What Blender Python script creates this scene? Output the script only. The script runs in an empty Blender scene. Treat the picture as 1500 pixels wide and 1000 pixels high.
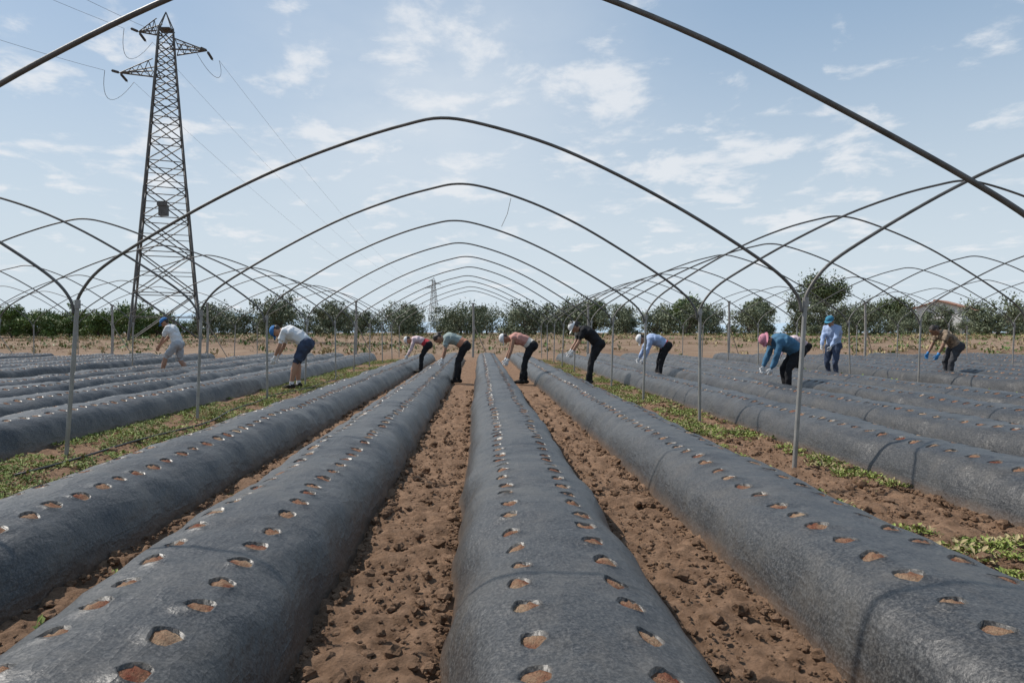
import bpy, math, random
import numpy as np
from mathutils import Vector, noise, Matrix
random.seed(7); rng=np.random.default_rng(7)
sc=bpy.context.scene
COL=sc.collection
R=math.radians
# ---------------------------------------------------------------- helpers
def mesh_obj(name,verts,faces,mats,midx=None,smooth=False,parent=None):
    me=bpy.data.meshes.new(name)
    me.from_pydata([tuple(v) for v in verts],[],[tuple(f) for f in faces])
    for m in mats: me.materials.append(m)
    if midx is not None: me.polygons.foreach_set('material_index',np.array(midx,dtype=np.int32))
    if smooth: me.polygons.foreach_set('use_smooth',np.ones(len(me.polygons),dtype=bool))
    me.update()
    ob=bpy.data.objects.new(name,me); COL.objects.link(ob)
    if parent: ob.parent=parent
    return ob
def empty(name,loc=(0,0,0)):
    e=bpy.data.objects.new(name,None); e.location=loc; COL.objects.link(e); return e
class MB:
    def __init__(s): s.v=[]; s.f=[]; s.m=[]
    def add(s,v,f,m=0):
        o=len(s.v); s.v.extend(v)
        for q in f: s.f.append([o+i for i in q]); s.m.append(m)
def frame(d):
    d=d.normalized(); a=Vector((0,0,1)) if abs(d.z)<.9 else Vector((1,0,0))
    u=d.cross(a).normalized(); w=d.cross(u).normalized(); return u,w
def tube(mb,pts,r,n=8,m=0,caps=True):
    pts=[Vector(p) for p in pts]; N=len(pts)
    rr=r if isinstance(r,(list,tuple)) else [r]*N
    v=[];f=[];pu=None
    for i,p in enumerate(pts):
        d=(pts[min(i+1,N-1)]-pts[max(i-1,0)])
        if d.length<1e-9: d=Vector((0,0,1))
        d.normalize()
        if pu is None: u,w=frame(d)
        else:
            u=(pu-d*pu.dot(d)).normalized(); w=d.cross(u)
        pu=u
        for k in range(n):
            a=2*math.pi*k/n
            v.append(p+(u*math.cos(a)+w*math.sin(a))*rr[i])
    for i in range(N-1):
        for k in range(n):
            f.append((i*n+k,i*n+(k+1)%n,(i+1)*n+(k+1)%n,(i+1)*n+k))
    if caps: f.append(tuple(range(n))[::-1]); f.append(tuple((N-1)*n+k for k in range(n)))
    mb.add(v,f,m)
def catmull(P,sub=6):
    P=[Vector(p) for p in P]; out=[]
    for i in range(len(P)-1):
        p0=P[max(i-1,0)];p1=P[i];p2=P[i+1];p3=P[min(i+2,len(P)-1)]
        for k in range(sub):
            t=k/sub
            out.append(.5*((2*p1)+(p2-p0)*t+(2*p0-5*p1+4*p2-p3)*t*t+(3*p1-p0-3*p2+p3)*t**3))
    out.append(P[-1]); return out
def box(mb,c,s,m=0):
    x,y,z=c;a,b,h=s[0]/2,s[1]/2,s[2]/2
    v=[Vector((x+i*a,y+j*b,z+k*h)) for i in(-1,1) for j in(-1,1) for k in(-1,1)]
    mb.add(v,[(0,1,3,2),(4,6,7,5),(0,4,5,1),(2,3,7,6),(0,2,6,4),(1,5,7,3)],m)
# ---------------------------------------------------------------- materials
def newmat(name):
    m=bpy.data.materials.new(name); m.use_nodes=True
    nt=m.node_tree; b=nt.nodes['Principled BSDF']; return m,nt,b
def N(nt,t,**k):
    n=nt.nodes.new(t)
    for a,b in k.items():
        if a in n.inputs: n.inputs[a].default_value=b
        else: setattr(n,a,b)
    return n
def noisy(name,c1,c2,scale=5,rough=.8,metal=0,bump=0,bscale=None,detail=4,spec=.5,dist=.02,c3=None):
    m,nt,b=newmat(name); L=nt.links
    tc=N(nt,'ShaderNodeTexCoord'); n=N(nt,'ShaderNodeTexNoise',Scale=scale,Detail=detail,Roughness=.62)
    L.new(tc.outputs['Object'],n.inputs['Vector'])
    cr=N(nt,'ShaderNodeValToRGB'); cr.color_ramp.elements[0].position=.33; cr.color_ramp.elements[1].position=.67
    cr.color_ramp.elements[0].color=(*c1,1); cr.color_ramp.elements[1].color=(*c2,1)
    if c3: e=cr.color_ramp.elements.new(.5); e.color=(*c3,1)
    L.new(n.outputs['Fac'],cr.inputs['Fac']); L.new(cr.outputs['Color'],b.inputs['Base Color'])
    b.inputs['Roughness'].default_value=rough; b.inputs['Metallic'].default_value=metal
    b.inputs['Specular IOR Level'].default_value=spec
    if bump:
        n2=N(nt,'ShaderNodeTexNoise',Scale=bscale or scale*4,Detail=6.0,Roughness=.65)
        L.new(tc.outputs['Object'],n2.inputs['Vector'])
        bp=N(nt,'ShaderNodeBump',Strength=bump,Distance=dist); L.new(n2.outputs['Fac'],bp.inputs['Height'])
        L.new(bp.outputs['Normal'],b.inputs['Normal'])
    return m
def soil_material():
    m,nt,b=newmat('soil'); L=nt.links
    tc=N(nt,'ShaderNodeTexCoord'); O=tc.outputs['Object']
    def ns(s,d=6.,r=.65):
        n=N(nt,'ShaderNodeTexNoise',Scale=s,Detail=d,Roughness=r); L.new(O,n.inputs['Vector']); return n.outputs['Fac']
    def ramp(f,a,b_,p0=.35,p1=.65):
        c=N(nt,'ShaderNodeValToRGB'); c.color_ramp.elements[0].position=p0;c.color_ramp.elements[1].position=p1
        c.color_ramp.elements[0].color=(*a,1);c.color_ramp.elements[1].color=(*b_,1); L.new(f,c.inputs['Fac']); return c.outputs['Color']
    near=ramp(ns(9.,8.,.75),(.125,.074,.045),(.300,.188,.120))
    far=ramp(ns(.09,4.),(.15,.092,.06),(.28,.20,.14),.4,.6)
    far2=ramp(ns(.9,6.),(.12,.075,.05),(.26,.185,.125))
    mx=N(nt,'ShaderNodeMix',data_type='RGBA'); mx.inputs['Factor'].default_value=.5
    L.new(far,mx.inputs['A']);L.new(far2,mx.inputs['B'])
    sep=N(nt,'ShaderNodeSeparateXYZ'); L.new(O,sep.inputs[0])
    mr=N(nt,'ShaderNodeMapRange'); mr.inputs['From Min'].default_value=28; mr.inputs['From Max'].default_value=40
    L.new(sep.outputs['Y'],mr.inputs['Value'])
    m2=N(nt,'ShaderNodeMix',data_type='RGBA'); L.new(mr.outputs[0],m2.inputs['Factor']); L.new(near,m2.inputs['A']); L.new(mx.outputs['Result'],m2.inputs['B'])
    L.new(m2.outputs['Result'],b.inputs['Base Color'])
    b.inputs['Roughness'].default_value=.95; b.inputs['Specular IOR Level'].default_value=.15
    bp=N(nt,'ShaderNodeBump',Strength=.9,Distance=.03); L.new(ns(42.,9.,.75),bp.inputs['Height'])
    L.new(bp.outputs['Normal'],b.inputs['Normal'])
    return m
M_soil=soil_material()
def plastic_material():
    m,nt,b=newmat('mulch_film'); L=nt.links
    tc=N(nt,'ShaderNodeTexCoord'); O=tc.outputs['Object']
    def ns(s,d=4.,r=.6,vec=O):
        n=N(nt,'ShaderNodeTexNoise',Scale=s,Detail=d,Roughness=r); L.new(vec,n.inputs['Vector']); return n.outputs['Fac']
    spk=ns(85.,4.,.85)
    cr=N(nt,'ShaderNodeValToRGB'); cr.color_ramp.elements[0].position=.44;cr.color_ramp.elements[1].position=.74
    cr.color_ramp.elements[0].color=(.015,.0155,.017,1);cr.color_ramp.elements[1].color=(.125,.122,.118,1)
    L.new(spk,cr.inputs['Fac'])
    big=ns(2.6,6.,.75)
    c2=N(nt,'ShaderNodeValToRGB'); c2.color_ramp.elements[0].position=.46;c2.color_ramp.elements[1].position=.78
    c2.color_ramp.elements[0].color=(0,0,0,1);c2.color_ramp.elements[1].color=(.5,.5,.5,1); L.new(big,c2.inputs['Fac'])
    mx=N(nt,'ShaderNodeMix',data_type='RGBA'); L.new(c2.outputs['Color'],mx.inputs['Factor']); L.new(cr.outputs['Color'],mx.inputs['A'])
    mx.inputs['B'].default_value=(.12,.106,.088,1)
    sep=N(nt,'ShaderNodeSeparateXYZ'); L.new(O,sep.inputs[0])
    mr=N(nt,'ShaderNodeMapRange'); mr.inputs['From Min'].default_value=.08; mr.inputs['From Max'].default_value=.0
    L.new(sep.outputs['Z'],mr.inputs['Value'])
    mul=N(nt,'ShaderNodeMath',operation='MULTIPLY'); L.new(mr.outputs[0],mul.inputs[0]); L.new(ns(12.),mul.inputs[1])
    m3=N(nt,'ShaderNodeMix',data_type='RGBA'); L.new(mul.outputs[0],m3.inputs['Factor']); L.new(mx.outputs['Result'],m3.inputs['A']); m3.inputs['B'].default_value=(.16,.10,.062,1)
    L.new(m3.outputs['Result'],b.inputs['Base Color'])
    mr2=N(nt,'ShaderNodeMapRange'); mr2.inputs['To Min'].default_value=.27; mr2.inputs['To Max'].default_value=.54
    L.new(spk,mr2.inputs['Value']); L.new(mr2.outputs[0],b.inputs['Roughness'])
    b.inputs['Specular IOR Level'].default_value=.45
    mp=N(nt,'ShaderNodeMapping'); mp.inputs['Scale'].default_value=(1,.3,1); mp.inputs['Rotation'].default_value=(0,0,.5); L.new(O,mp.inputs[0])
    w=ns(7.,4.,.55,mp.outputs[0])
    ab=N(nt,'ShaderNodeMath',operation='SUBTRACT'); L.new(w,ab.inputs[0]); ab.inputs[1].default_value=.5
    ab2=N(nt,'ShaderNodeMath',operation='ABSOLUTE'); L.new(ab.outputs[0],ab2.inputs[0])
    pw=N(nt,'ShaderNodeMath',operation='POWER'); L.new(ab2.outputs[0],pw.inputs[0]); pw.inputs[1].default_value=.6
    bp=N(nt,'ShaderNodeBump',Strength=.38,Distance=-.020); L.new(pw.outputs[0],bp.inputs['Height'])
    bp3=N(nt,'ShaderNodeBump',Strength=.45,Distance=.02); L.new(ns(12.,4.,.55),bp3.inputs['Height']); L.new(bp.outputs['Normal'],bp3.inputs['Normal'])
    bp2=N(nt,'ShaderNodeBump',Strength=.4,Distance=.003); L.new(spk,bp2.inputs['Height']); L.new(bp3.outputs['Normal'],bp2.inputs['Normal'])
    L.new(bp2.outputs['Normal'],b.inputs['Normal'])
    return m
M_film=plastic_material()
M_plug=noisy('hole_soil',(.17,.05,.032),(.42,.31,.21),scale=7.3,detail=5,rough=.95,bump=1.,bscale=110,spec=.1,c3=(.28,.165,.105))
M_pipe=noisy('galvanised_pipe_dark',(.085,.08,.07),(.16,.15,.14),scale=9,rough=.55,metal=.3,bump=.1,bscale=60)  # hoop pipe, toned darker than the posts
M_post=noisy('galvanised_post',(.23,.22,.205),(.33,.32,.30),scale=7,rough=.5,metal=.35,bump=.1,bscale=60,c3=(.28,.27,.25))
M_steel=noisy('lattice_steel',(.075,.075,.07),(.13,.125,.12),scale=3,rough=.6,metal=.3)
M_wire=noisy('cable',(.10,.10,.10),(.14,.14,.14),scale=3,rough=.6)
M_rubber=noisy('black_hose',(.02,.02,.02),(.05,.045,.04),scale=8,rough=.5)
M_bark=noisy('bark',(.09,.075,.055),(.17,.14,.11),scale=6,rough=.95,bump=.8)
def leafmat(name,a,b_):
    return noisy(name,a,b_,scale=.9,rough=.6,detail=4,spec=.35)
M_olive=leafmat('olive_leaf',(.065,.082,.042),(.185,.21,.125))  # leaf colour lightened to stand in for distance haze
M_orch=leafmat('orchard_leaf',(.05,.085,.018),(.14,.20,.05))
M_dark=leafmat('tree_leaf',(.045,.065,.025),(.12,.15,.055))
M_weed=noisy('weed_leaf',(.11,.155,.033),(.27,.31,.08),scale=3,rough=.65,spec=.25)
M_dry=noisy('dry_grass_blade',(.22,.18,.09),(.38,.31,.17),scale=3,rough=.8,spec=.2)
# ---------------------------------------------------------------- camera
cam=bpy.data.cameras.new('camera'); cam.lens=24; cam.sensor_width=36; cam.clip_end=6000; cam.clip_start=.05
cam.shift_x=.0313; cam.shift_y=-.0087
camo=bpy.data.objects.new('camera',cam); camo.location=(0,0,1.2); camo.rotation_euler=(R(90),0,0); COL.objects.link(camo); sc.camera=camo
# ---------------------------------------------------------------- ground
def ground_base(x,y):
    def ss(a,b,t):
        t=np.clip((t-a)/(b-a),0,1); return t*t*(3-2*t)
    return .85*ss(34,85,y)
def axis(segs):
    out=[]
    for a,b,s in segs: out+=list(np.arange(a,b,s))
    return out
gx=[-2500,-1500,-900,-500,-300,-200,-140,-100,-80,-64,-52,-44]+axis([(-38,-10,.9),(-10,-4.6,.3),(-4.6,-2,.05),(-2,3.4,.020),(3.4,10,.3),(10,38,.9)])+[38,44,52,64,80,100,140,200,300,500,900,1500,2500]
gy=[-600,-200,-80,-30,-12,-6,-3,-1,0,.5]+axis([(.9,5,.020),(5,12,.05),(12,32,.3),(32,100,1.6)])+[100,120,150,200,280,400,600,900,1400,2000,3500]
gx=np.array(gx);gy=np.array(gy)
V=[];nx=len(gx)
for y in gy:
    for x in gx:
        z=float(ground_base(x,y))
        if abs(x)<10.5 and -1<y<34:
            if -4.7<x<3.7 and y<13:
                p=Vector((x*5,y*5,0)); z+=.038*noise.noise(p)+.026*noise.noise(p*2.7)+.022*abs(noise.noise(p*5.3))+.013*abs(noise.noise(p*10.1))
            else: z+=.02*noise.noise(Vector((x*3,y*3,0)))
            z-=.012
        V.append((x,y,z))
F=[(j*nx+i,j*nx+i+1,(j+1)*nx+i+1,(j+1)*nx+i) for j in range(len(gy)-1) for i in range(nx-1)]
mesh_obj('ground',V,F,[M_soil],smooth=True)
# ---------------------------------------------------------------- beds
side=[(.27,.274),(.315,.248),(.355,.208),(.390,.152),(.418,.088),(.442,.02),(.458,-.06)]
def prof(s): return s,.318-.60*s*s
CELL=.22
def build_bed(seed,y0=-1.6,ncell=144):
    rn=random.Random(seed); vs=[];fs=[];mi=[];cache={}
    def disp(x,y,z):
        k=1 if z>.0 else 0
        p=Vector((x*2.2+seed*13,y*1.3,seed*3.)); q=Vector((x*9+seed*7,y*5,z*9))
        d=.028*noise.noise(p)+.012*noise.noise(q)*k+.018*noise.noise(Vector((y*.6,seed*5.,0)))+.005*noise.noise(q*2.3)*k
        sx=.03*noise.noise(Vector((y*.35,seed*9.,2)))
        if abs(x)>.3: sx+=.025*noise.noise(Vector((y*2.2,seed*4.,x*2)))
        return x+sx+d*x*1.5, y, z+d*(1 if z>.1 else .3)
    def vtx(key,x,y,z):
        if key in cache: return cache[key]
        vs.append(disp(x,y,z)); cache[key]=len(vs)-1; return cache[key]
    cols=[(-a,b) for a,b in side[::-1]]
    for s in (-.22,-.17,-.12,-.07,0.,.07,.12,.17,.22): cols.append(prof(s))
    cols+=side
    nc=len(cols)
    patches={6:-.17,12:.17}
    for c in range(ncell):
        ya=y0+c*CELL
        def gv(i,j):
            return vtx((i,c*4+j),cols[i][0],ya+j*CELL/4,cols[i][1])
        i=0
        while i<nc-1:
            if i in patches:
                cx=patches[i]+rn.uniform(-.012,.012); cy=ya+CELL/2+rn.uniform(-.016,.016)
                rx=.049*rn.uniform(.85,1.12); ry=.048*rn.uniform(.82,1.1); ph=rn.uniform(0,6)
                bd=[(i+k,0) for k in range(4)]+[(i+4,k) for k in range(4)]+[(i+4-k,4) for k in range(4)]+[(i,4-k) for k in range(4)]
                bi=[gv(a,b) for a,b in bd]
                ring=[];low=[];mid=[];inn=[]
                for (a,b) in bd:
                    X=cols[a][0]-patches[i];Y=(b-2)*CELL/4
                    ang=math.atan2(Y,X); w=1+.08*math.sin(3*ang+ph)+.05*math.sin(5*ang+ph*2)
                    def at(f):
                        x_=cx+math.cos(ang)*rx*w*f; y_=cy+math.sin(ang)*ry*w*f
                        return disp(x_,y_,prof(x_)[1])
                    vs.append(at(1.12)); mid.append(len(vs)-1)
                    lift=.002+.003*math.sin(2*ang+ph)
                    a_=at(1.); vs.append((a_[0],a_[1],a_[2]+lift)); ring.append(len(vs)-1)
                    a_=at(.97); vs.append((a_[0],a_[1],a_[2]-.013)); low.append(len(vs)-1)
                    a_=at(.6); vs.append((a_[0],a_[1],a_[2]-.004+rn.uniform(-.007,.007))); inn.append(len(vs)-1)
                x_,y_,z_=disp(cx,cy,prof(cx)[1]); vs.append((x_,y_,z_+rn.uniform(-.012,.006))); ce=len(vs)-1
                for k in range(16):
                    k2=(k+1)%16
                    fs.append((bi[k],bi[k2],mid[k2],mid[k])); mi.append(0)
                    fs.append((mid[k],mid[k2],ring[k2],ring[k])); mi.append(0)
                    fs.append((ring[k],ring[k2],low[k2],low[k])); mi.append(0)
                    fs.append((low[k],low[k2],inn[k2],inn[k])); mi.append(1)
                    fs.append((inn[k],inn[k2],ce)); mi.append(1)
                i+=4
            else:
                for j in range(4):
                    fs.append((gv(i,j),gv(i+1,j),gv(i+1,j+1),gv(i,j+1))); mi.append(0)
                i+=1
    yend=ncell*4
    ks=[cache[(i,yend)] for i in range(nc)]
    vs.append((0,y0+ncell*CELL+.25,-.06)); ce=len(vs)-1
    for i in range(nc-1): fs.append((ks[i],ks[i+1],ce)); mi.append(0)
    return vs,fs,mi
variants=[]
for s in range(6):
    vs,fs,mi=build_bed(s+1)
    ob=mesh_obj('raised_planting_bed',vs,fs,[M_film,M_plug],mi,smooth=True)
    variants.append(ob)
bedx=[-2.40,-1.12,.32,1.72, -4.95,-6.3, -7.65,-9.0,3.75,5.1,6.45,7.8]
bedx+=[-11.8-1.35*i for i in range(4)]+[-18.6-1.35*i for i in range(4)]+[10.6+1.35*i for i in range(4)]+[17.4+1.35*i for i in range(4)]
for k,x in enumerate(bedx):
    if k<6: ob=variants[k]
    else:
        ob=bpy.data.objects.new('raised_planting_bed',variants[(k*5+1)%6].data); COL.objects.link(ob)
    ob.location=(x,random.uniform(-.3,.1) if k>3 else 0,0)
    if k>=6: ob.location.y-=random.choice([0,.4,.9])
# ---------------------------------------------------------------- clods
t=(1+5**.5)/2
ico=np.array([(-1,t,0),(1,t,0),(-1,-t,0),(1,-t,0),(0,-1,t),(0,1,t),(0,-1,-t),(0,1,-t),(t,0,-1),(t,0,1),(-t,0,-1),(-t,0,1)])/math.sqrt(1+t*t)
icof=np.array([(0,11,5),(0,5,1),(0,1,7),(0,7,10),(0,10,11),(1,5,9),(5,11,4),(11,10,2),(10,7,6),(7,1,8),(3,9,4),(3,4,2),(3,2,6),(3,6,8),(3,8,9),(4,9,5),(2,4,11),(6,2,10),(8,6,7),(9,8,1)])
def subdiv(v,f):
    v=list(map(tuple,v));c={};nf=[]
    def mid(a,b):
        k=(min(a,b),max(a,b))
        if k not in c:
            m=np.array(v[a])+np.array(v[b]); m/=np.linalg.norm(m); v.append(tuple(m)); c[k]=len(v)-1
        return c[k]
    for a,b,d in f:
        x,y,z=mid(a,b),mid(b,d),mid(d,a); nf+=[(a,x,z),(b,y,x),(d,z,y),(x,y,z)]
    return np.array(v),np.array(nf)
ico1,ico1f=subdiv(ico,icof)
furrows=[(-3.9,-2.87,.35),(-1.95,-1.57,1.2),(-.67,-.13,1.6),(.77,1.27,1.6),(2.17,3.28,1.5),(4.2,4.65,.5)]
def clods(n,smin,smax,base,basef,ymax,pw=4):
    vs=[];fs=[];o=0
    ws=np.array([(b-a)*w for a,b,w in furrows]); ws/=ws.sum()
    for _ in range(n):
        a,b,_w=furrows[rng.choice(len(furrows),p=ws)]
        y=1.0+(ymax-1.)*rng.random()**1.7; x=rng.uniform(a,b)
        if rng.random()<.4: x=(a+.06*rng.random()) if rng.random()<.5 else (b-.06*rng.random())
        s=smin+(smax-smin)*rng.random()**pw
        v=base*(1+.17*rng.standard_normal((len(base),1)))*s*np.array([1,rng.uniform(.7,1.2),rng.uniform(.55,.85)])
        an=rng.uniform(0,6.28);c_,s_=math.cos(an),math.sin(an)
        v=v@np.array([[c_,s_,0],[-s_,c_,0],[0,0,1]])
        v=v+np.array([x,y,s*.3+.004])
        vs.append(v);fs.append(basef+o);o+=len(base)
    return np.concatenate(vs),np.concatenate(fs)
va,fa=clods(13000,.005,.016,ico,icof,8,2.5); vb,fb=clods(2200,.012,.042,ico1,ico1f,14,3)
mesh_obj('soil_clods',np.concatenate([va,vb]).tolist(),np.concatenate([fa,fb+len(va)]).tolist(),[M_soil])
# ---------------------------------------------------------------- weeds
def rosettes(centres,nl,size,updir=.5):
    vs=[];fs=[];o=0
    for (x,y,z) in centres:
        k=int(nl*rng.uniform(.6,1.4)); sz=size*rng.uniform(.5,1.3)
        an=rng.uniform(0,6.28,k); L=sz*rng.uniform(.5,1.2,k); el=rng.uniform(.1,updir+.5,k); w=L*rng.uniform(.14,.26,k)
        ox=rng.normal(0,sz*.5,k); oy=rng.normal(0,sz*.5,k)
        dx=np.cos(an);dy=np.sin(an)
        p0=np.stack([x+ox,y+oy,np.full(k,z)+sz*.3*rng.random(k)],1)
        d=np.stack([dx*np.cos(el),dy*np.cos(el),np.sin(el)],1); s=np.stack([-dy,dx,np.zeros(k)],1)
        p1=p0+d*(L*.55)[:,None]+s*w[:,None]; p3=p0+d*(L*.55)[:,None]-s*w[:,None]
        p2=p0+d*L[:,None]-np.array([0,0,1])*(L*.2)[:,None]
        vs.append(np.stack([p0,p1,p2,p3],1).reshape(-1,3)); fs.append(np.arange(4*k).reshape(-1,4)+o); o+=4*k
    return np.concatenate(vs),np.concatenate(fs)
def strip_pts(a,b,n,y0,y1,thr,pw=1.6,sc_=.9,off=3.3):
    out=[];tr=0
    while len(out)<n and tr<n*30:
        tr+=1
        x=rng.uniform(a,b);y=y0+(y1-y0)*rng.random()**pw
        v=noise.noise(Vector((x*sc_*1.6,y*sc_,off)))+.7*noise.noise(Vector((x*5,y*5,1)))
        if v>thr: out.append((x,y,.01))
    return out
pts=strip_pts(-4.5,-2.9,9000,3.0,30,-.25,1.6)+strip_pts(2.2,3.3,5200,2.0,30,-.03,1.4)
v1,f1=rosettes(pts,11,.039,.6)
pts=strip_pts(-11.2,-9.5,900,12,30,-.1)+strip_pts(8.3,10.1,800,10,30,-.1)
v2,f2=rosettes(pts,9,.09)
pts=[(-1.74,2.75,0),(-1.67,3.0,0),(-1.82,3.4,0),(-1.72,4.6,0),(-1.64,4.75,0),(-1.77,5.0,0),(-1.6,5.2,0)]
v3,f3=rosettes(pts,10,.05)
mesh_obj('weeds',np.concatenate([v1,v2,v3]).tolist(),np.concatenate([f1,f2+len(v1),f3+len(v1)+len(v2)]).tolist(),[M_weed])
pts=[(x,y,float(ground_base(x,y))) for x,y in zip(rng.uniform(-60,90,4200),33+52*rng.random(4200)**.8) if noise.noise(Vector((x*.09,y*.3,7)))>.0]
v1,f1=rosettes(pts,7,.36,1.0)
pts2=strip_pts(-4.3,-2.95,1200,3,30,.0)+strip_pts(2.2,3.3,1800,2.0,30,-.05)
v2,f2=rosettes(pts2,6,.05,.6)
mesh_obj('dry_grass',np.concatenate([v1,v2]).tolist(),np.concatenate([f1,f2+len(v1)]).tolist(),[M_dry])
pts=[(x,y,float(ground_base(x,y))) for x,y in zip(rng.uniform(-62,95,7000),33+55*rng.random(7000)**.6) if noise.noise(Vector((x*.05,y*.22,17)))>.05 or y>82]
v1,f1=rosettes(pts,8,.32,.9)
mesh_obj('field_grass',v1.tolist(),f1.tolist(),[M_orch])
# ---------------------------------------------------------------- hoops
PROF=[(-3.90,1.40),(-3.87,1.56),(-3.68,1.80),(-3.29,2.06),(-2.62,2.44),(-1.95,2.76),(-1.3,3.00),(-.78,3.14),(-.42,3.20),(-.02,3.14),(.61,2.93),(1.23,2.64),(1.84,2.29),(2.40,1.93),(2.70,1.70),(2.84,1.52),(2.87,1.38)]
YS=[3.5]+[6.35+2.93*k for k in range(10)]
XOFF=[0,-6.8,-13.6,-20.4,6.8,13.6,20.4]
def row_off(x):
    xs=[-40,-24.3,-17.5,-10.7,-3.93,2.87,9.67,16.5,23.3,40]; ys=[0,.1,-.1,.05,.25,-.25,-.1,.1,-.05,0]
    return float(np.interp(x,xs,ys))
for ti,xo in enumerate(XOFF):
    root=empty('polytunnel_frame',(0,0,0))
    for k,y in enumerate(YS):
        rr=random.Random(ti*50+k)
        ax=rr.uniform(-.12,.12) if not(ti==0 and k<2) else .06; hz=rr.uniform(-.07,.07) if not(ti==0) else rr.uniform(-.02,.02)
        if ti==0 and k==0: ax=-.17; hz=.0
        P=[]
        for i,(x,z) in enumerate(PROF):
            w=math.sin(math.pi*min(1,max(0,(x+3.9)/6.77)))
            P.append((x+xo+ax*w, y+row_off(x+xo)+rr.uniform(-.02,.02)*w, z+hz*w))
        mb=MB(); tube(mb,catmull(P,5),.0150,8)
        mesh_obj('hoop_%d'%k,mb.v,mb.f,[M_pipe],smooth=True,parent=root)
        todo=[-3.93+xo]
        if xo==max(XOFF): todo.append(2.87+xo)
        for j,px in enumerate(todo):
            py=y+row_off(px)
            lean=(rr.uniform(-.05,.05),rr.uniform(-.05,.05))
            if k==1 and ti==0: lean=(-.10,.0)
            if k==1 and xo==6.8: lean=(-.10,-.02)
            mb=MB(); T=Vector((px+.04,py,1.50))
            B=Vector((px+.02+lean[0],py+lean[1],-.15))
            tube(mb,[B,B.lerp(T,.5),T],.020,10)
            tube(mb,[T-Vector((0,0,.07)),T+Vector((0,0,.015))],.027,10)
            box(mb,(T.x+.033,T.y,T.z-.03),(.03,.012,.012))
            mesh_obj('post_%d_%d'%(k,j),mb.v,mb.f,[M_post],smooth=False,parent=root)
mb=MB(); tube(mb,[(.42,9.25,3.02),(.37,9.2,2.8),(.29,9.15,2.62)],.004,5); mesh_obj('hanging_string',mb.v,mb.f,[M_wire])
mb=MB(); P=[(-3.72+.12*math.sin(y*.9)+.05*math.sin(y*2.3),y,.03) for y in np.arange(5.6,20,.6)]
tube(mb,catmull(P,3),.011,8); mesh_obj('irrigation_hose',mb.v,mb.f,[M_rubber],smooth=True)
for (x,y,h) in [(-13.2,33,2.6),(-6.1,33.5,2.7),(-.35,33.4,2.6),(5.2,33,2.5),(12.2,33.5,2.7),(-24.,33.5,2.6),(-17.8,33,2.5),(18.6,33,2.6)]:
    mb=MB(); tube(mb,[(x,y,-.2),(x+.04,y,h*.5),(x+.02,y,h)],[.06,.055,.05],8)
    box(mb,(x+.02,y,h+.02),(.16,.10,.05)); tube(mb,[(x,y,.35+h*.5),(x+.75,y+.6,.0)],.02,6)
    mesh_obj('end_pole',mb.v,mb.f,[M_post])
# ---------------------------------------------------------------- trees
def tree(name,H,W,mat,clumps=16,leaves=150,ls=.2,trunk=.28,seed=0,flat=1.,lowskirt=False):
    r=np.random.default_rng(seed); rr=random.Random(seed)
    mb=MB(); th=H*trunk; top=Vector((rr.uniform(-.2,.2),rr.uniform(-.2,.2),th))
    tr=.03*H
    tube(mb,catmull([(0,0,-.3),(.1,.05,th*.4),top],3),[tr*1.25,tr*1.15,tr*1.05,tr,tr*.9,tr*.85,tr*.8],8)
    cs=[]
    zlow=th*.45 if lowskirt else th*.75
    cz=(zlow+H)/2; hh=(H-zlow)/2
    ex=rr.uniform(.8,1.15); ey=rr.uniform(.85,1.15)
    for k in range(clumps):
        d=r.standard_normal(3); d/=np.linalg.norm(d); q=r.uniform(.3,.85)
        c=np.array([d[0]*W/2*q*ex,d[1]*W/2*q*ey,cz+d[2]*hh*q*flat]); cs.append((c,r.uniform(.18,.36)*W/2*1.15))
        if k%2==0:
            e=Vector(c); m_=top.lerp(e,.5)+Vector((0,0,-.1*H*rr.random()*.5))
            tube(mb,[top-Vector((0,0,.1)),m_,e],[tr*.5,tr*.3,tr*.1],5)
    if lowskirt:
        for k in range(6):
            a=rr.uniform(0,6.28); cs.append((np.array([math.cos(a)*W*.33,math.sin(a)*W*.33,rr.uniform(.5,1.1)]),.2*W/2*1.15))
    nv=len(mb.v); vs=[np.array([tuple(p) for p in mb.v])]; fs=[list(f) for f in mb.f]; o=nv; mi=[0]*len(fs)
    for c,rad in cs:
        d=r.standard_normal((leaves,3)); d/=np.linalg.norm(d,axis=1)[:,None]; q=r.uniform(.35,1.15,leaves)[:,None]
        p=c+d*rad*q*np.array([1.1,1.1,.95])
        u=r.standard_normal((leaves,3))+np.array([0,0,.6]); u/=np.linalg.norm(u,axis=1)[:,None]
        w=np.cross(u,d+.3*r.standard_normal((leaves,3))); w/=np.linalg.norm(w,axis=1)[:,None]
        s=ls*r.uniform(.6,1.4,leaves)[:,None]
        q4=np.stack([p-u*s,p+w*s*.4,p+u*s,p-w*s*.4],1).reshape(-1,3)
        vs.append(q4); fs+= (np.arange(4*leaves).reshape(-1,4)+o).tolist(); o+=4*leaves; mi+=[1]*leaves
    return mesh_obj(name,np.concatenate(vs).tolist(),fs,[M_bark,mat],mi)
def place(ob,x,y,s=1,rot=0,parent=None):
    ob.location=(x,y,float(ground_base(x,y))-.05); ob.rotation_euler=(0,0,rot); ob.scale=(s*random.uniform(.95,1.2),s,s*random.uniform(.84,1.12))
    if parent: ob.parent=parent
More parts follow.
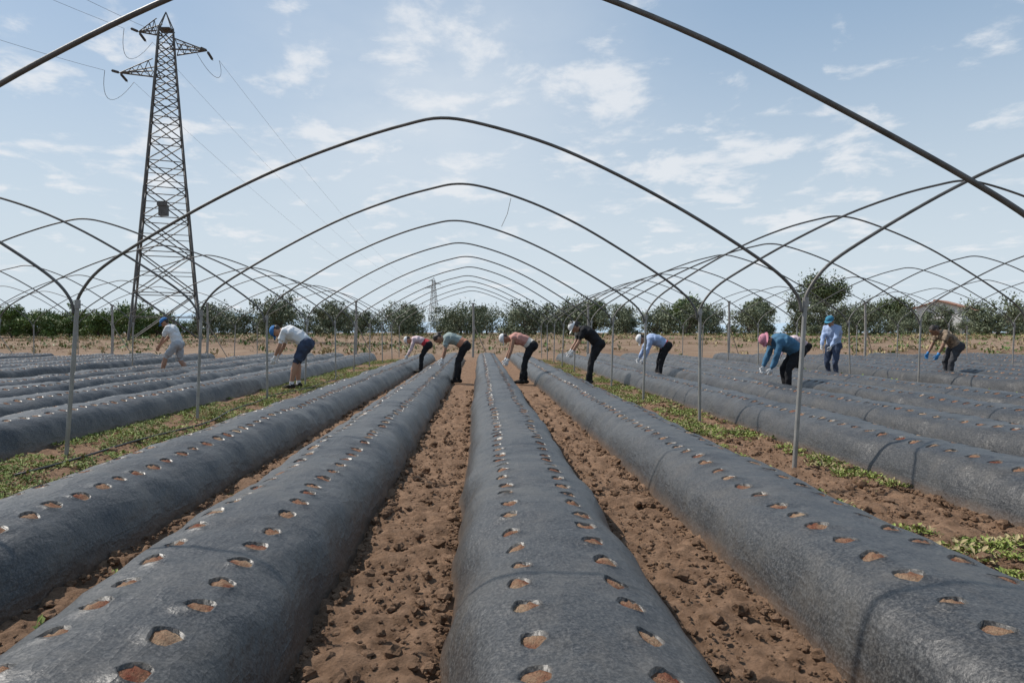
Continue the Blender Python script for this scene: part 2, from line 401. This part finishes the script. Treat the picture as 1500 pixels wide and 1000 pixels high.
def row(rootname,mat,xs,H,W,seed0,ls,clumps=20,leaves=150,trunk=.2,nvar=5):
    root=empty(rootname); var=[tree('tree_%d'%i,H*[1,.9,1.06,.82,.97][i],W*[1,1.15,.9,1.05,1.2][i],mat,clumps,leaves,ls,trunk,seed0+i,lowskirt=True) for i in range(nvar)]
    for i,(x,y,s) in enumerate(xs):
        if i<nvar: ob=var[i]; ob.name='tree_%d'%i
        else: ob=bpy.data.objects.new('tree_%d'%i,var[random.randrange(nvar)].data); COL.objects.link(ob)
        place(ob,x,y,s,random.uniform(0,6.28),root)
    return root
xs=[]
for yr,x0,x1,g in((84,-33,78,(5.6,9.0)),(100,-35,96,(5.5,9)),(116,-44,112,(6,9))):
    x=x0
    while x<x1:
        y=yr+random.uniform(-3,3); s=random.uniform(.85,1.1)
        if .625*y<x<.735*y: s*=.68      # trees scaled down so the farmhouse shows above them
        xs.append((x,y,s)); x+=random.uniform(*g)
row('olive_tree_row',M_olive,xs,5.1,5.9,10,.16,20,150,.16)
xs=[]
for yr in (70,76,83,92):
    x=-.8*yr-6
    while x<-.45*yr: xs.append((x,yr+random.uniform(-1,1),random.uniform(.8,1.05))); x+=random.uniform(2.4,3.8)
xs+=[(x,random.uniform(84,90),random.uniform(.6,.8)) for x in np.arange(-42,-34,2.2)]
row('orchard_tree_row',M_orch,xs,3.9,3.7,30,.14,18,130,.12)
def single(x,y,H,W,mat,seed,trunk=.3,**k):
    o=tree('broadleaf_tree',H,W,mat,k.get('clumps',34),k.get('leaves',170),k.get('ls',.24),trunk,seed); o.location=(x,y,.8); return o
single(60.5,120,11.2,9.6,M_dark,51,.42,clumps=44)
single(57,140,7.8,6.5,M_dark,52,.3)
single(78.5,130,7.2,9.5,M_dark,53,.2)
single(33,108,6.4,6.5,M_orch,54,.2)
single(98,118,6.4,6.,M_dark,55,.2)
single(104,128,7.4,4.,M_dark,56,.15)
single(21,125,6.5,8,M_dark,57,.15)
# ---------------------------------------------------------------- pylon
def pylon_mesh():
    mb=MB()
    def hw(z):
        if z<25.3: return 3.05+(0.92-3.05)*(z/25.3)**.92
        return .92+(.62-.92)*(z-25.3)/(29.5-25.3)
    levels=[0,4.4,8.2,11.4,14.2,16.7,18.9,20.9,22.6,24.1,25.4,26.7,28.0,29.5]
    a=R(24)
    def C(z,k):
        h=hw(z); x,y=[(-h,-h),(h,-h),(h,h),(-h,h)][k%4]
        return Vector((x*math.cos(a)-y*math.sin(a),x*math.sin(a)+y*math.cos(a),z))
    for i in range(len(levels)-1):
        z0,z1=levels[i],levels[i+1]
        for k in range(4):
            tube(mb,[C(z0,k),C(z1,k)],.12 if z0<14 else .10,4)
            tube(mb,[C(z0,k),C(z1,k+1)],.055,4); tube(mb,[C(z0,k+1),C(z1,k)],.055,4)
            if i>0: tube(mb,[C(z0,k),C(z0,k+1)],.045,4)
            if z1-z0>2.4:
                m0=(C(z0,k)+C(z1,k+1))/2; zm=(z0+z1)/2
                tube(mb,[C(zm,k),m0],.035,4); tube(mb,[C(zm,k+1),m0],.035,4)
    for k in range(4): tube(mb,[C(29.5,k),Vector((0,0,31.2))],.06,4)
    box(mb,(0,0,29.5),(1.2,1.2,.08))
    tips=[]
    def arm(z,dx):
        s=1 if dx>0 else -1; tip=Vector((dx,0,z+.15)); tips.append(tip)
        h=hw(z)*.95
        for yv in (-h,h):
            p=Vector((s*h,yv,z)); q=Vector((s*h,yv,z+1.15))
            tube(mb,[p,tip],.075,4); tube(mb,[q,tip],.06,4)
            n=4
            for j in range(n):
                t0=j/n;t1=(j+.5)/n
                tube(mb,[p.lerp(tip,t0),q.lerp(tip,t1)],.04,4); tube(mb,[q.lerp(tip,t1),p.lerp(tip,(j+1)/n)],.04,4)
        for j in range(1,4): 
            t0=j/4; tube(mb,[Vector((s*h,-h,z)).lerp(tip,t0),Vector((s*h,h,z)).lerp(tip,t0)],.035,4)
    arm(29.2,-2.6); arm(27.4,3.9); arm(25.3,-4.4)
    for tp in tips:
        for sgn in (-1,1):
            e=tp+Vector((0,sgn*1.5,-.35))
            tube(mb,[tp,e],.03,5)
            for j in range(7):
                c=tp.lerp(e,.2+.1*j); tube(mb,[c,c+Vector((0,sgn*.05,-.01))],.13,8)
        P=[tp+Vector((.9*math.sin(math.pi*t)*(1 if tp.x>0 else -1)-.6*math.cos(math.pi*t),-1.5+3*t,-.35-2.2*math.sin(math.pi*t))) for t in np.linspace(0,1,13)]
        tube(mb,P,.022,4)
    b=C(11.4,0); box(mb,(b.x+2.0,b.y+.1,11.9),(.75,.5,1.0)); box(mb,(b.x+2.0,b.y-.2,12.5),(.95,.06,.4))
    return mb,tips
mb,tips=pylon_mesh()
PX,PY=-29.9,65.
tmp=mesh_obj('electricity_pylon',mb.v,mb.f,[M_steel]); PM=tmp.data; tmp.location=(PX,PY,float(ground_base(PX,PY))-.1)
o=bpy.data.objects.new('electricity_pylon',PM); COL.objects.link(o); o.location=(-25.6,378,.5)
z0=float(ground_base(PX,PY))-.1
root=empty('power_line')
for i,tp in enumerate(tips):
    A=Vector((PX,PY,z0))+tp
    def span(a,b,sag,n=48,name='w'):
        P=[a.lerp(b,t)-Vector((0,0,4*sag*t*(1-t))) for t in np.linspace(0,1,n)]
        mb=MB(); tube(mb,P,.014,4); mesh_obj(name,mb.v,mb.f,[M_wire],parent=root)
    span(A+Vector((.6,1.5,-.35)),Vector((-25.6,376.5,.2))+tp,9,name='cable_far_%d'%i)
    span(A+Vector((-.6,-1.5,-.35)),Vector((PX-10,PY-150,z0+2))+tp,9,name='cable_near_%d'%i)
# ---------------------------------------------------------------- houses
M_wall=noisy('white_render',(.62,.60,.56),(.74,.72,.68),scale=1.5,rough=.9)
M_roof=noisy('terracotta_tiles',(.27,.13,.085),(.40,.21,.14),scale=2,rough=.85,bump=.5,bscale=6)
M_glass=noisy('window_dark',(.03,.035,.04),(.06,.07,.08),scale=2,rough=.15)
def house(x,y,w,d,h,rh,name,rot=0):
    zb=float(ground_base(x,y)); root=empty(name,(x,y,zb)); root.rotation_euler=(0,0,rot)
    mb=MB(); a,b=w/2,d/2
    v=[Vector(p) for p in[(-a,-b,-.5),(a,-b,-.5),(a,b,-.5),(-a,b,-.5),(-a,-b,h),(a,-b,h),(a,b,h),(-a,b,h),(-a,0,h+rh),(a,0,h+rh)]]
    mb.add(v,[(0,1,5,4),(2,3,7,6),(1,2,6,9,5),(3,0,4,8,7),(0,3,2,1)])
    mesh_obj('walls',mb.v,mb.f,[M_wall],parent=root)
    mb=MB(); e=.5; k=rh/b
    for s in(-1,1):
        v=[Vector(p) for p in[(-a-e,s*(b+e),h-e*k+.05),(a+e,s*(b+e),h-e*k+.05),(a+e,0,h+rh+.05),(-a-e,0,h+rh+.05)]]
        v+= [p+Vector((0,0,.18)) for p in v]
        mb.add(v,[(0,1,2,3),(4,7,6,5),(0,4,5,1),(1,5,6,2),(2,6,7,3),(3,7,4,0)])
    box(mb,(a*.4,b*.4,h+rh*.9),(.7,.7,1.2))
    mesh_obj('roof',mb.v,mb.f,[M_roof],parent=root)
    mb=MB()
    for i in range(4):
        xx=-a+w*(i+.5)/4
        box(mb,(xx,-b-.01,h*.72),(.9,.1,1.2))
    for yy_ in(-b*.4,b*.4): box(mb,(-a-.01,yy_,h*.72),(.1,.9,1.2))
    mesh_obj('windows',mb.v,mb.f,[M_glass],parent=root)
    mb=MB(); box(mb,(w*.02,-b-.01,1.05),(1.0,.12,2.1)); mesh_obj('door',mb.v,mb.f,[M_bark],parent=root)
house(84.8,125,6.0,7,4.8,1.2,'farmhouse',.75)
house(91.5,132,5.5,6,4.4,1.0,'farmhouse',.2)
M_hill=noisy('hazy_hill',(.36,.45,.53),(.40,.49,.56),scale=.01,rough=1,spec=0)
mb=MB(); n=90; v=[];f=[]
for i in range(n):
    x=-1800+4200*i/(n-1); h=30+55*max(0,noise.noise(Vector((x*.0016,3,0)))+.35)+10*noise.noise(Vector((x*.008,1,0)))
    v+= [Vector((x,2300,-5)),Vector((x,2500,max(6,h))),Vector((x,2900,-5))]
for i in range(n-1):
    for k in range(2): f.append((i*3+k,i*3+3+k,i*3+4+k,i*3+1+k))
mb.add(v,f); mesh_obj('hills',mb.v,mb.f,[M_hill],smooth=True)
# ---------------------------------------------------------------- people
def cloth(name,c,var=.25,scale=6):
    return noisy(name,tuple(q*(1-var) for q in c),tuple(min(.85,q*(1+var)) for q in c),scale=scale,rough=.85,spec=.2,bump=.4,bscale=28,dist=.01)
SK=noisy('skin',(.30,.16,.10),(.38,.21,.14),scale=5,rough=.55)
SK2=noisy('skin_tan',(.20,.10,.06),(.26,.14,.085),scale=5,rough=.55)
HAIR=noisy('hair_dark',(.015,.010,.008),(.035,.022,.015),scale=30,rough=.5,bump=.5)
WHITE=cloth('white_cotton',(.66,.66,.66),.08); BLACK=cloth('black_cotton',(.018,.018,.02)); NAVY=cloth('navy_cotton',(.045,.06,.10))
GREY=cloth('grey_cotton',(.38,.38,.39),.1); PINK=cloth('pale_pink_cotton',(.58,.45,.47),.08); SALM=cloth('salmon_cotton',(.47,.24,.20),.12)
LBLUE=cloth('light_blue_cotton',(.30,.38,.55),.12); DENIM=cloth('denim',(.055,.135,.22),.3); RED=cloth('red_cotton',(.42,.04,.05))
BEIGE=cloth('light_grey_sweater',(.52,.50,.46),.1); BLUE=cloth('blue_cap',(.05,.16,.36)); TEAL=cloth('teal_hat',(.05,.20,.30)); PINKH=cloth('pink_hat',(.50,.22,.28),.15)
GLW=cloth('white_glove',(.62,.62,.62),.08); GLB=cloth('blue_glove',(.05,.22,.48)); BOOT=cloth('dark_shoe',(.03,.026,.022)); SHOE=cloth('grey_shoe',(.22,.20,.18))
PRINT=noisy('printed_brown_cotton',(.07,.05,.035),(.34,.25,.17),scale=16,rough=.85,detail=2,bump=.3); TEALG=cloth('sage_cotton',(.25,.30,.29),.1); ORNG=cloth('orange_cotton',(.42,.20,.13),.15)
DGREY=cloth('charcoal_cotton',(.05,.05,.055),.2)
EYE=noisy('eye',(.02,.015,.01),(.03,.02,.015),rough=.2); LIP=noisy('lip',(.28,.10,.08),(.32,.12,.1),rough=.5)
def ik(a,c,l1,l2,pole):
    d=c-a; D=d.length; mx=(l1+l2)*.995
    if D>mx: c=a+d*(mx/D); d=c-a; D=mx
    u=d/D; x=(l1*l1-l2*l2+D*D)/(2*D); h=math.sqrt(max(0,l1*l1-x*x))
    p=pole-u*pole.dot(u); p.normalize(); return a+u*x+p*h,c
def person(pos,H=1.68,lean=70,face=180,hip=None,feet=((0,.12),(0,-.12)),hands=((.45,.16,.5),(.5,-.14,.5)),hl=None,
           shirt=WHITE,sleeve='short',pants=BLACK,legs='long',shoes=BOOT,skin=SK,hat=None,hatmat=None,glove=None,hair='short',
           waist=None,loose=0.,seed=0,name='farm_worker',z0=0):
    fa=R(face); F=Vector((math.cos(fa),math.sin(fa),0)); Lx=Vector((-F.y,F.x,0)); O=Vector((pos[0],pos[1],z0)); Z=Vector((0,0,1))
    P=lambda f,l,z: O+F*f+Lx*l+Z*z
    D=lambda ang: F*math.sin(R(ang))+Z*math.cos(R(ang))
    s=H/1.7
    hf,hz=hip if hip else (-.16*math.sin(R(lean)),.90*s-.02)
    hc=P(hf,0,hz); tl=.30*H
    wst=hc+D(lean-14)*tl*.42; nk=wst+D(lean+9)*tl*.62; sh=wst+D(lean+6)*tl*.50
    if hl is None: hl=lean+18
    up=D(hl); fc=F*math.cos(R(hl))-Z*math.sin(R(hl))
    hd=nk+up*.125*s+fc*.02
    mats=[];
    def mi(m):
        if m not in mats: mats.append(m)
        return mats.index(m)
    segs=[]
    def seg(a,b,r0,r1,m,lat=1.,flat=False): segs.append((a,b,r0*s,r1*s,lat,mi(m),flat))
    dn=lambda a,b: (b-a).normalized()
    tdir=(nk-wst).normalized()
    seg(hc-dn(hc,wst)*.03,hc+dn(hc,wst)*.09,.125,.118,pants,1.30)
    seg(hc+dn(hc,wst)*.07,wst,.122+loose*.5,.112+loose,shirt,1.28)
    seg(wst,wst.lerp(sh,.7),.112+loose,.125+loose,shirt,1.32)
    seg(wst.lerp(sh,.6),sh,.125+loose,.088,shirt,1.55)
    if waist: seg(hc+dn(hc,wst)*.02,hc+dn(hc,wst)*.13,.142,.132,waist,1.28,True)
    seg(nk-tdir*.05,nk+up*.06,.060,.052,skin)
    seg(hd+up*.025-fc*.012,hd+up*.03-fc*.012,.096,.096,skin,.82)
    seg(hd+up*.0+fc*.03,hd-up*.085+fc*.052,.066,.034,skin,.95)
    seg(hd+fc*.088+up*.0,hd+fc*.112-up*.03,.011,.015,skin)
    for sd in(-1,1): seg(hd+Lx*sd*.078+up*.01,hd+Lx*sd*.086-up*.03,.018,.012,skin,.7)
    if hair=='short': seg(hd+up*.045-fc*.03,hd+up*.01-fc*.05,.095,.08,HAIR,.86)
    if hair=='pony':
        seg(hd+up*.045-fc*.03,hd+up*.01-fc*.05,.097,.082,HAIR,.88); seg(hd-fc*.12+up*.02,hd-fc*.15-up*.10,.035,.018,HAIR)
    for sd,(ff,fl) in zip((1,-1),feet):
        hj=hc+Lx*sd*.092*s; az=.085
        an=P(ff,fl,az); kn,an=ik(hj,an,.245*H,.245*H,F*1.+Lx*sd*.15)
        seg(hj-Z*0-F*.03,hj.lerp(kn,.25),.115,.100,pants)
        if legs=='long':
            seg(hj,kn,.100+loose*.3,.066,pants); seg(kn,kn.lerp(an,.45),.066,.060,pants); seg(kn.lerp(an,.45),kn.lerp(an,.93),.060,.050+loose*.3,pants,1,True)
            seg(kn.lerp(an,.9),an,.036,.036,skin)
        else:
            seg(hj,kn,.088,.055,skin); seg(hj,hj.lerp(kn,.82),.112,.095,pants,1,True)
            seg(kn,kn.lerp(an,.35),.055,.062,skin); seg(kn.lerp(an,.35),an,.060,.034,skin)
            seg(kn.lerp(an,.88),an,.042,.042,WHITE,1,True)
        foot=an-Z*(az-.045)
        seg(foot-F*.05,foot+F*.07,.042,.040,shoes,1.05); seg(foot+F*.05-Z*.006,foot+F*.16-Z*.012,.042,.030,shoes,1.25)
        seg(foot-F*.03+Z*.0,an+Z*.01,.042,.042,shoes)
    hd_info=[]
    for sd,(f_,l_,z_) in zip((1,-1),hands):
        sj=sh+Lx*sd*.165*s-tdir*.01
        ht=P(f_,l_,z_); el,wr=ik(sj,ht,.172*H,.150*H,-F*.6+Lx*sd*.7-Z*.1)
        seg(sh+Lx*sd*.08*s,sj,.072,.064,shirt)
        if sleeve=='none': seg(sj,el,.052,.038,skin)
        else: seg(sj,el,.050,.038,skin if sleeve=='short' else shirt)
        if sleeve=='short': seg(sj,sj.lerp(el,.62),.066,.062+loose*.3,shirt,1,True)
        if sleeve=='long':
            seg(sj,el,.062+loose*.2,.050+loose*.2,shirt); seg(el,el.lerp(wr,.9),.050+loose*.2,.036+loose*.2,shirt,1,True)
        seg(el,el.lerp(wr,.3),.039,.040,skin if sleeve!='long' else shirt); seg(el.lerp(wr,.3),wr,.039,.026,skin)
        if glove: seg(wr.lerp(el,.16),wr,.033,.030,glove,1,True)
        hd_info.append((el,wr,sd))
    raw=MB(); ns=16
    for a,b,r0,r1,lat,m,flat in segs:
        d=b-a; ln=max(d.length,1e-4); d=d/ln if d.length>1e-5 else Z; u,w=frame(d)
        prof_=[]
        if flat: prof_=[(0,.0001),(0,r0*.98),(.004,r0),(ln-.004,r1),(ln,r1*.98),(ln,.0001)]
        else:
            for k in range(5): th=math.pi/2*(1-k/4); prof_.append((-r0*math.sin(th),max(.0001,r0*math.cos(th))))
            for k in range(5): th=math.pi/2*(k/4); prof_.append((ln+r1*math.sin(th),max(.0001,r1*math.cos(th))))
        vv=[]
        for (h,r) in prof_:
            for k in range(ns):
                an_=2*math.pi*k/ns; o=(u*math.cos(an_)+w*math.sin(an_))*r
                o=o+Lx*(o.dot(Lx)*(lat-1)); vv.append(a+d*h+o)
        ff=[]; n_=len(prof_)
        for i in range(n_-1):
            for k in range(ns): ff.append((i*ns+k,i*ns+(k+1)%ns,(i+1)*ns+(k+1)%ns,(i+1)*ns+k))
        ff.append(tuple(range(ns))[::-1]); ff.append(tuple((n_-1)*ns+k for k in range(ns)))
        raw.add(vv,ff)
    tmp=mesh_obj('tmp',raw.v,raw.f,[])
    md=tmp.modifiers.new('r','REMESH'); md.mode='VOXEL'; md.voxel_size=.0125
    sm=tmp.modifiers.new('s','SMOOTH'); sm.factor=.5; sm.iterations=2
    dg=bpy.context.evaluated_depsgraph_get(); ev=tmp.evaluated_get(dg); me=ev.to_mesh()
    nv=len(me.vertices); co=np.empty(nv*3); me.vertices.foreach_get('co',co); co=co.reshape(-1,3)
    fcs=[tuple(p.vertices) for p in me.polygons]
    ev.to_mesh_clear(); bpy.data.objects.remove(tmp)
    cen=np.array([co[list(f)].mean(0) for f in fcs]); L_=np.array(Lx)
    def classify(pts):
        best=np.full(len(pts),1e9); bm=np.zeros(len(pts),int)
        for a,b,r0,r1,lat,m,flat in segs:
            A=np.array(a);Bv=np.array(b-a); q=pts-A
            tt=np.clip((q@Bv)/max(1e-8,Bv@Bv),0,1); c=q-tt[:,None]*Bv
            cl=c@L_; c=c+np.outer(cl*(1/lat-1),L_)
            dd=np.linalg.norm(c,axis=1)-(r0+(r1-r0)*tt)
            k=dd<best; best[k]=dd[k]; bm[k]=m
        return bm
    fm=classify(cen); vm=classify(co)
    skini=mi(skin)
    for i in range(nv):
        if vm[i]!=skini:
            p=Vector(co[i]); q=p*11+Vector((seed*3.,0,0))
            co[i]+=np.array(Vector((noise.noise(q+Vector((5,0,0))),noise.noise(q+Vector((0,5,0))),noise.noise(q+Vector((0,0,5))))))*.018
    B=MB(); B.v=[Vector(c) for c in co]; B.f=[list(f) for f in fcs]; B.m=list(map(int,fm))
    hm=mi(glove) if glove else mi(skin)
    for (el,wr,sd) in hd_info:
        d=(wr-el).normalized()*.6+Z*-.5+F*.1; d.normalize()
        side_=(F*1.0-d*F.dot(d)); side_.normalize()
        nrm=d.cross(side_).normalized()*(-sd)
        if nrm.dot(Lx)*sd>0: nrm=-nrm
        v=[];f=[]
        for i,(h,wd,tk) in enumerate([(-.015,.027,.020),(.02,.034,.017),(.055,.042,.015),(.088,.041,.012)]):
            for k in range(10):
                an_=2*math.pi*k/10; v.append(wr+d*h*s+side_*math.cos(an_)*wd*s+nrm*math.sin(an_)*tk*s)
        for i in range(3):
            for k in range(10): f.append((i*10+k,i*10+(k+1)%10,(i+1)*10+(k+1)%10,(i+1)*10+k))
        f.append(tuple(range(10))); f.append(tuple(30+k for k in range(10))); B.add(v,f,hm)
        for j,(off,l_) in enumerate([(.030,.072),(.010,.080),(-.010,.075),(-.029,.060)]):
            p0=wr+(d*.078+side_*off)*s; pts=[p0]; ang=0; rad=[.0098]
            for q,fr in enumerate((.45,.32,.23)):
                ang+=[18,32,28][q]+3*j
                pts.append(pts[-1]+(d*math.cos(R(ang))+nrm*math.sin(R(ang)))*l_*fr*s*1.05); rad.append([.0092,.0085,.0065][q])
            tube(B,pts,[r*s for r in rad],7,hm)
        p0=wr+(d*.025+side_*.026)*s
        p1=p0+(d*.6+side_*.7+nrm*.35).normalized()*.040*s; p2=p1+(d*.8+side_*.25+nrm*.5).normalized()*.032*s; p3=p2+(d*.85+nrm*.5).normalized()*.024*s
        tube(B,[p0,p1,p2,p3],[.013*s,.0115*s,.010*s,.007*s],7,hm)
    for sd in(-1,1):
        c=hd+fc*.082+Lx*sd*.031+up*.012
        tube(B,[c-fc*.006,c,c+fc*.006],[.008,.011,.004],8,mi(EYE))
        tube(B,[c+up*.02+fc*.004-Lx*.016,c+up*.024+fc*.006,c+up*.02+fc*.004+Lx*.016],.0035,5,mi(HAIR))
    c=hd+fc*.094-up*.055; tube(B,[c-Lx*.024-fc*.008,c,c+Lx*.024-fc*.008],[.003,.006,.003],6,mi(LIP))
    if hat in('cap','bucket'):
        hmi=mi(hatmat); hc_=hd+up*.035-fc*.012; v=[];f=[]
        rings=[(.0,1.04),(.03,1.05),(.06,.95),(.085,.72),(.1,.4),(.106,.02)]
        nn=20
        for (h,rw) in rings:
            for k in range(nn):
                an_=2*math.pi*k/nn; v.append(hc_+up*h*s*1.0+fc*math.cos(an_)*.106*rw*s+Lx*math.sin(an_)*.09*rw*s)
        for i in range(len(rings)-1):
            for k in range(nn): f.append((i*nn+k,i*nn+(k+1)%nn,(i+1)*nn+(k+1)%nn,(i+1)*nn+k))
        f.append(tuple((len(rings)-1)*nn+k for k in range(nn))); B.add(v,f,hmi)
        v=[];f=[]
        for lay in (0,1):
            for q in (0,1):
                for k in range(nn):
                    an_=2*math.pi*k/nn
                    if hat=='cap': ext=.075*max(0,math.cos(an_))**.6 if math.cos(an_)>0 else 0; dz=-.012*q
                    else: ext=.040; dz=-.030*q
                    v.append(hc_+up*((.006+dz)+.006*lay)*s+fc*math.cos(an_)*(.108+ext*q)*s+Lx*math.sin(an_)*(.092+(ext*.5 if hat=='cap' else ext)*q)*s)
        for lay in(0,1):
            for k in range(nn):
                o=lay*2*nn; f.append((o+k,o+(k+1)%nn,o+nn+(k+1)%nn,o+nn+k))
        for k in range(nn): f.append((nn+k,nn+(k+1)%nn,3*nn+(k+1)%nn,3*nn+k))
        B.add(v,f,hmi)
    return mesh_obj(name,B.v,B.f,mats,B.m,smooth=True)
person((-8.35,18.7),H=1.82,lean=26,hip=(-.06,.88),feet=((.30,.16),(-.34,-.16)),hands=((.42,.1,.78),(.46,-.12,.86)),hl=42,shirt=WHITE,pants=GREY,legs='short',shoes=SHOE,hat='cap',hatmat=BLUE,loose=.018,seed=1,name='man')
person((-4.02,14.8),H=1.90,lean=62,hip=(-.26,.96),feet=((.03,.15),(-.05,-.13)),hands=((.44,.18,.50),(.50,-.16,.48)),hl=88,shirt=WHITE,pants=NAVY,legs='short',hat='cap',hatmat=BLUE,glove=GLW,loose=.022,seed=2,name='man')
person((-1.78,20.5),H=1.64,lean=72,hip=(-.22,.84),hands=((.38,.15,.52),(.44,-.15,.46)),hl=92,shirt=PINK,sleeve='long',pants=BLACK,waist=RED,hat='cap',hatmat=WHITE,glove=GLW,loose=.01,seed=3,name='woman')
person((-.56,16.2),H=1.72,lean=70,hip=(-.20,.90),feet=((.04,.13),(-.05,-.10)),hands=((.32,.15,.54),(.38,-.15,.48)),hl=96,shirt=TEALG,sleeve='short',pants=BLACK,hair='pony',waist=ORNG,glove=GLW,loose=.014,seed=4,name='woman')
person((1.02,15.9),H=1.72,lean=70,hip=(-.18,.90),feet=((.08,.13),(-.04,-.10)),hands=((.40,.15,.50),(.46,-.15,.44)),hl=92,shirt=SALM,sleeve='none',pants=BLACK,hat='cap',hatmat=WHITE,waist=BEIGE,glove=GLW,loose=.018,seed=5,name='woman')
person((2.52,15.8),H=1.80,lean=52,hip=(-.22,.94),feet=((.05,.12),(-.04,-.12)),hands=((.42,.15,.72),(.48,-.15,.64)),hl=66,shirt=BLACK,sleeve='short',pants=BLACK,hat='cap',hatmat=WHITE,glove=GLW,hair='pony',loose=.018,seed=6,name='woman')
person((4.43,17.0),H=1.68,lean=72,hip=(-.20,.88),hands=((.40,.15,.50),(.46,-.15,.48)),hl=84,shirt=LBLUE,sleeve='long',pants=BLACK,waist=RED,hat='cap',hatmat=WHITE,glove=GLW,loose=.03,seed=7,name='woman')
person((5.84,13.0),H=1.68,lean=66,hip=(-.20,.84),feet=((.03,.13),(-.05,-.12)),hands=((.36,.15,.48),(.42,-.15,.44)),hl=80,shirt=DENIM,sleeve='long',pants=BLACK,waist=DENIM,hat='bucket',hatmat=PINKH,glove=GLW,loose=.05,seed=8,name='woman')
person((8.72,18.6),H=1.62,lean=66,hip=(-.15,.82),hands=((.42,.15,.5),(.5,-.15,.5)),hl=80,shirt=PINK,sleeve='long',pants=BLACK,hat='bucket',hatmat=WHITE,glove=GLW,loose=.02,seed=9,name='woman')
person((8.75,16.9),H=1.68,lean=10,face=215,hip=(0,.87),feet=((.05,.11),(-.06,-.11)),hands=((.34,.12,.86),(.36,-.10,.88)),hl=28,shirt=LBLUE,sleeve='long',pants=NAVY,hat='cap',hatmat=TEAL,glove=GLW,loose=.03,seed=10,name='woman')
person((11.3,16.5),H=1.70,lean=52,hip=(-.2,.87),feet=((.05,.13),(-.1,-.12)),hands=((.36,.15,.60),(.44,-.15,.56)),hl=58,shirt=PRINT,sleeve='short',pants=DGREY,hair='pony',glove=GLB,skin=SK2,loose=.016,seed=11,name='woman')
# ---------------------------------------------------------------- light
sun_dir=Vector((-.57,.30,.766)).normalized()
sl=bpy.data.lights.new('sun','SUN'); sl.energy=4.9; sl.angle=R(.6); sl.color=(1,.945,.87)
so=bpy.data.objects.new('sun',sl); so.rotation_euler=(-sun_dir).to_track_quat('-Z','Y').to_euler(); COL.objects.link(so)
w=bpy.data.worlds.new('World'); sc.world=w; w.use_nodes=True; nt=w.node_tree; L=nt.links
bg=nt.nodes['Background']; bg.inputs['Strength'].default_value=.10
sky=N(nt,'ShaderNodeTexSky'); sky.sky_type='NISHITA'; sky.sun_disc=False; sky.sun_elevation=math.asin(sun_dir.z); sky.sun_rotation=math.atan2(sun_dir.x,sun_dir.y); sky.dust_density=1.2; sky.air_density=1.0
tc=N(nt,'ShaderNodeTexCoord'); G=tc.outputs['Generated']
sep=N(nt,'ShaderNodeSeparateXYZ'); L.new(G,sep.inputs[0])
def M(op,a,b=None,clamp=False):
    n=N(nt,'ShaderNodeMath',operation=op); n.use_clamp=clamp
    for i,v in enumerate((a,b)):
        if v is None: continue
        if isinstance(v,(int,float)): n.inputs[i].default_value=v
        else: L.new(v,n.inputs[i])
    return n.outputs[0]
zc=M('ADD',M('MAXIMUM',sep.outputs['Z'],0.),.13)
cmb=N(nt,'ShaderNodeCombineXYZ'); L.new(M('DIVIDE',sep.outputs['X'],zc),cmb.inputs[0]); L.new(M('DIVIDE',sep.outputs['Y'],zc),cmb.inputs[1])
def mixc(f,a,b):
    n=N(nt,'ShaderNodeMix',data_type='RGBA')
    for s_,v in(('Factor',f),('A',a),('B',b)):
        if isinstance(v,(int,float)): n.inputs[s_].default_value=v
        elif isinstance(v,tuple): n.inputs[s_].default_value=v
        else: L.new(v,n.inputs[s_])
    return n.outputs['Result']
def mrange(v,a,b,c=0.,d=1.):
    n=N(nt,'ShaderNodeMapRange',interpolation_type='SMOOTHSTEP'); L.new(v,n.inputs['Value'])
    for k,x in zip(('From Min','From Max','To Min','To Max'),(a,b,c,d)): n.inputs[k].default_value=x
    return n.outputs[0]
blue=mixc(.6,sky.outputs[0],(3.4,5.1,7.2,1))
haze=mrange(sep.outputs['Z'],.50,.0,.0,1.)
base=mixc(haze,blue,(6.5,7.4,8.1,1))
def cloudn(scale,detail,rough,off,dist=0.):
    mp=N(nt,'ShaderNodeMapping'); mp.inputs['Location'].default_value=off; mp.inputs['Scale'].default_value=(1,.9,1); L.new(cmb.outputs[0],mp.inputs[0])
    n=N(nt,'ShaderNodeTexNoise',Scale=scale,Detail=detail,Roughness=rough,Distortion=dist); L.new(mp.outputs[0],n.inputs['Vector']); return n.outputs['Fac']
az=M('DIVIDE',sep.outputs['X'],M('MAXIMUM',sep.outputs['Y'],.05))
el=M('DIVIDE',sep.outputs['Z'],M('MAXIMUM',sep.outputs['Y'],.05))
def gauss(ax,ay,sx,sy):
    a=M('DIVIDE',M('SUBTRACT',az,ax),sx); b=M('DIVIDE',M('SUBTRACT',el,ay),sy)
    return M('POWER',2.718,M('MULTIPLY',M('ADD',M('MULTIPLY',a,a),M('MULTIPLY',b,b)),-1.))
g=gauss(-.08,.38,.30,.24); g2=gauss(.44,.24,.24,.10); g3=gauss(-.58,.34,.18,.14)
veil=M('MULTIPLY',g,mrange(cloudn(1.1,5.,.6,(3.1,1.7,0)),.28,.68,.4,1.))
base=mixc(M('MULTIPLY',veil,.62),base,(7.4,8.0,8.6,1))
bias=M('ADD',M('MULTIPLY',g,.10),M('ADD',M('MULTIPLY',g2,.12),M('MULTIPLY',g3,.09)))
puff=mrange(M('ADD',cloudn(3.6,9.,.60,(5.3,2.2,0),.2),bias),.56,.72)
base=mixc(M('MULTIPLY',puff,.74),base,(8.4,8.6,8.9,1))
L.new(base,bg.inputs['Color'])
sc.view_settings.view_transform='Standard'; sc.view_settings.look='None'; sc.view_settings.exposure=0
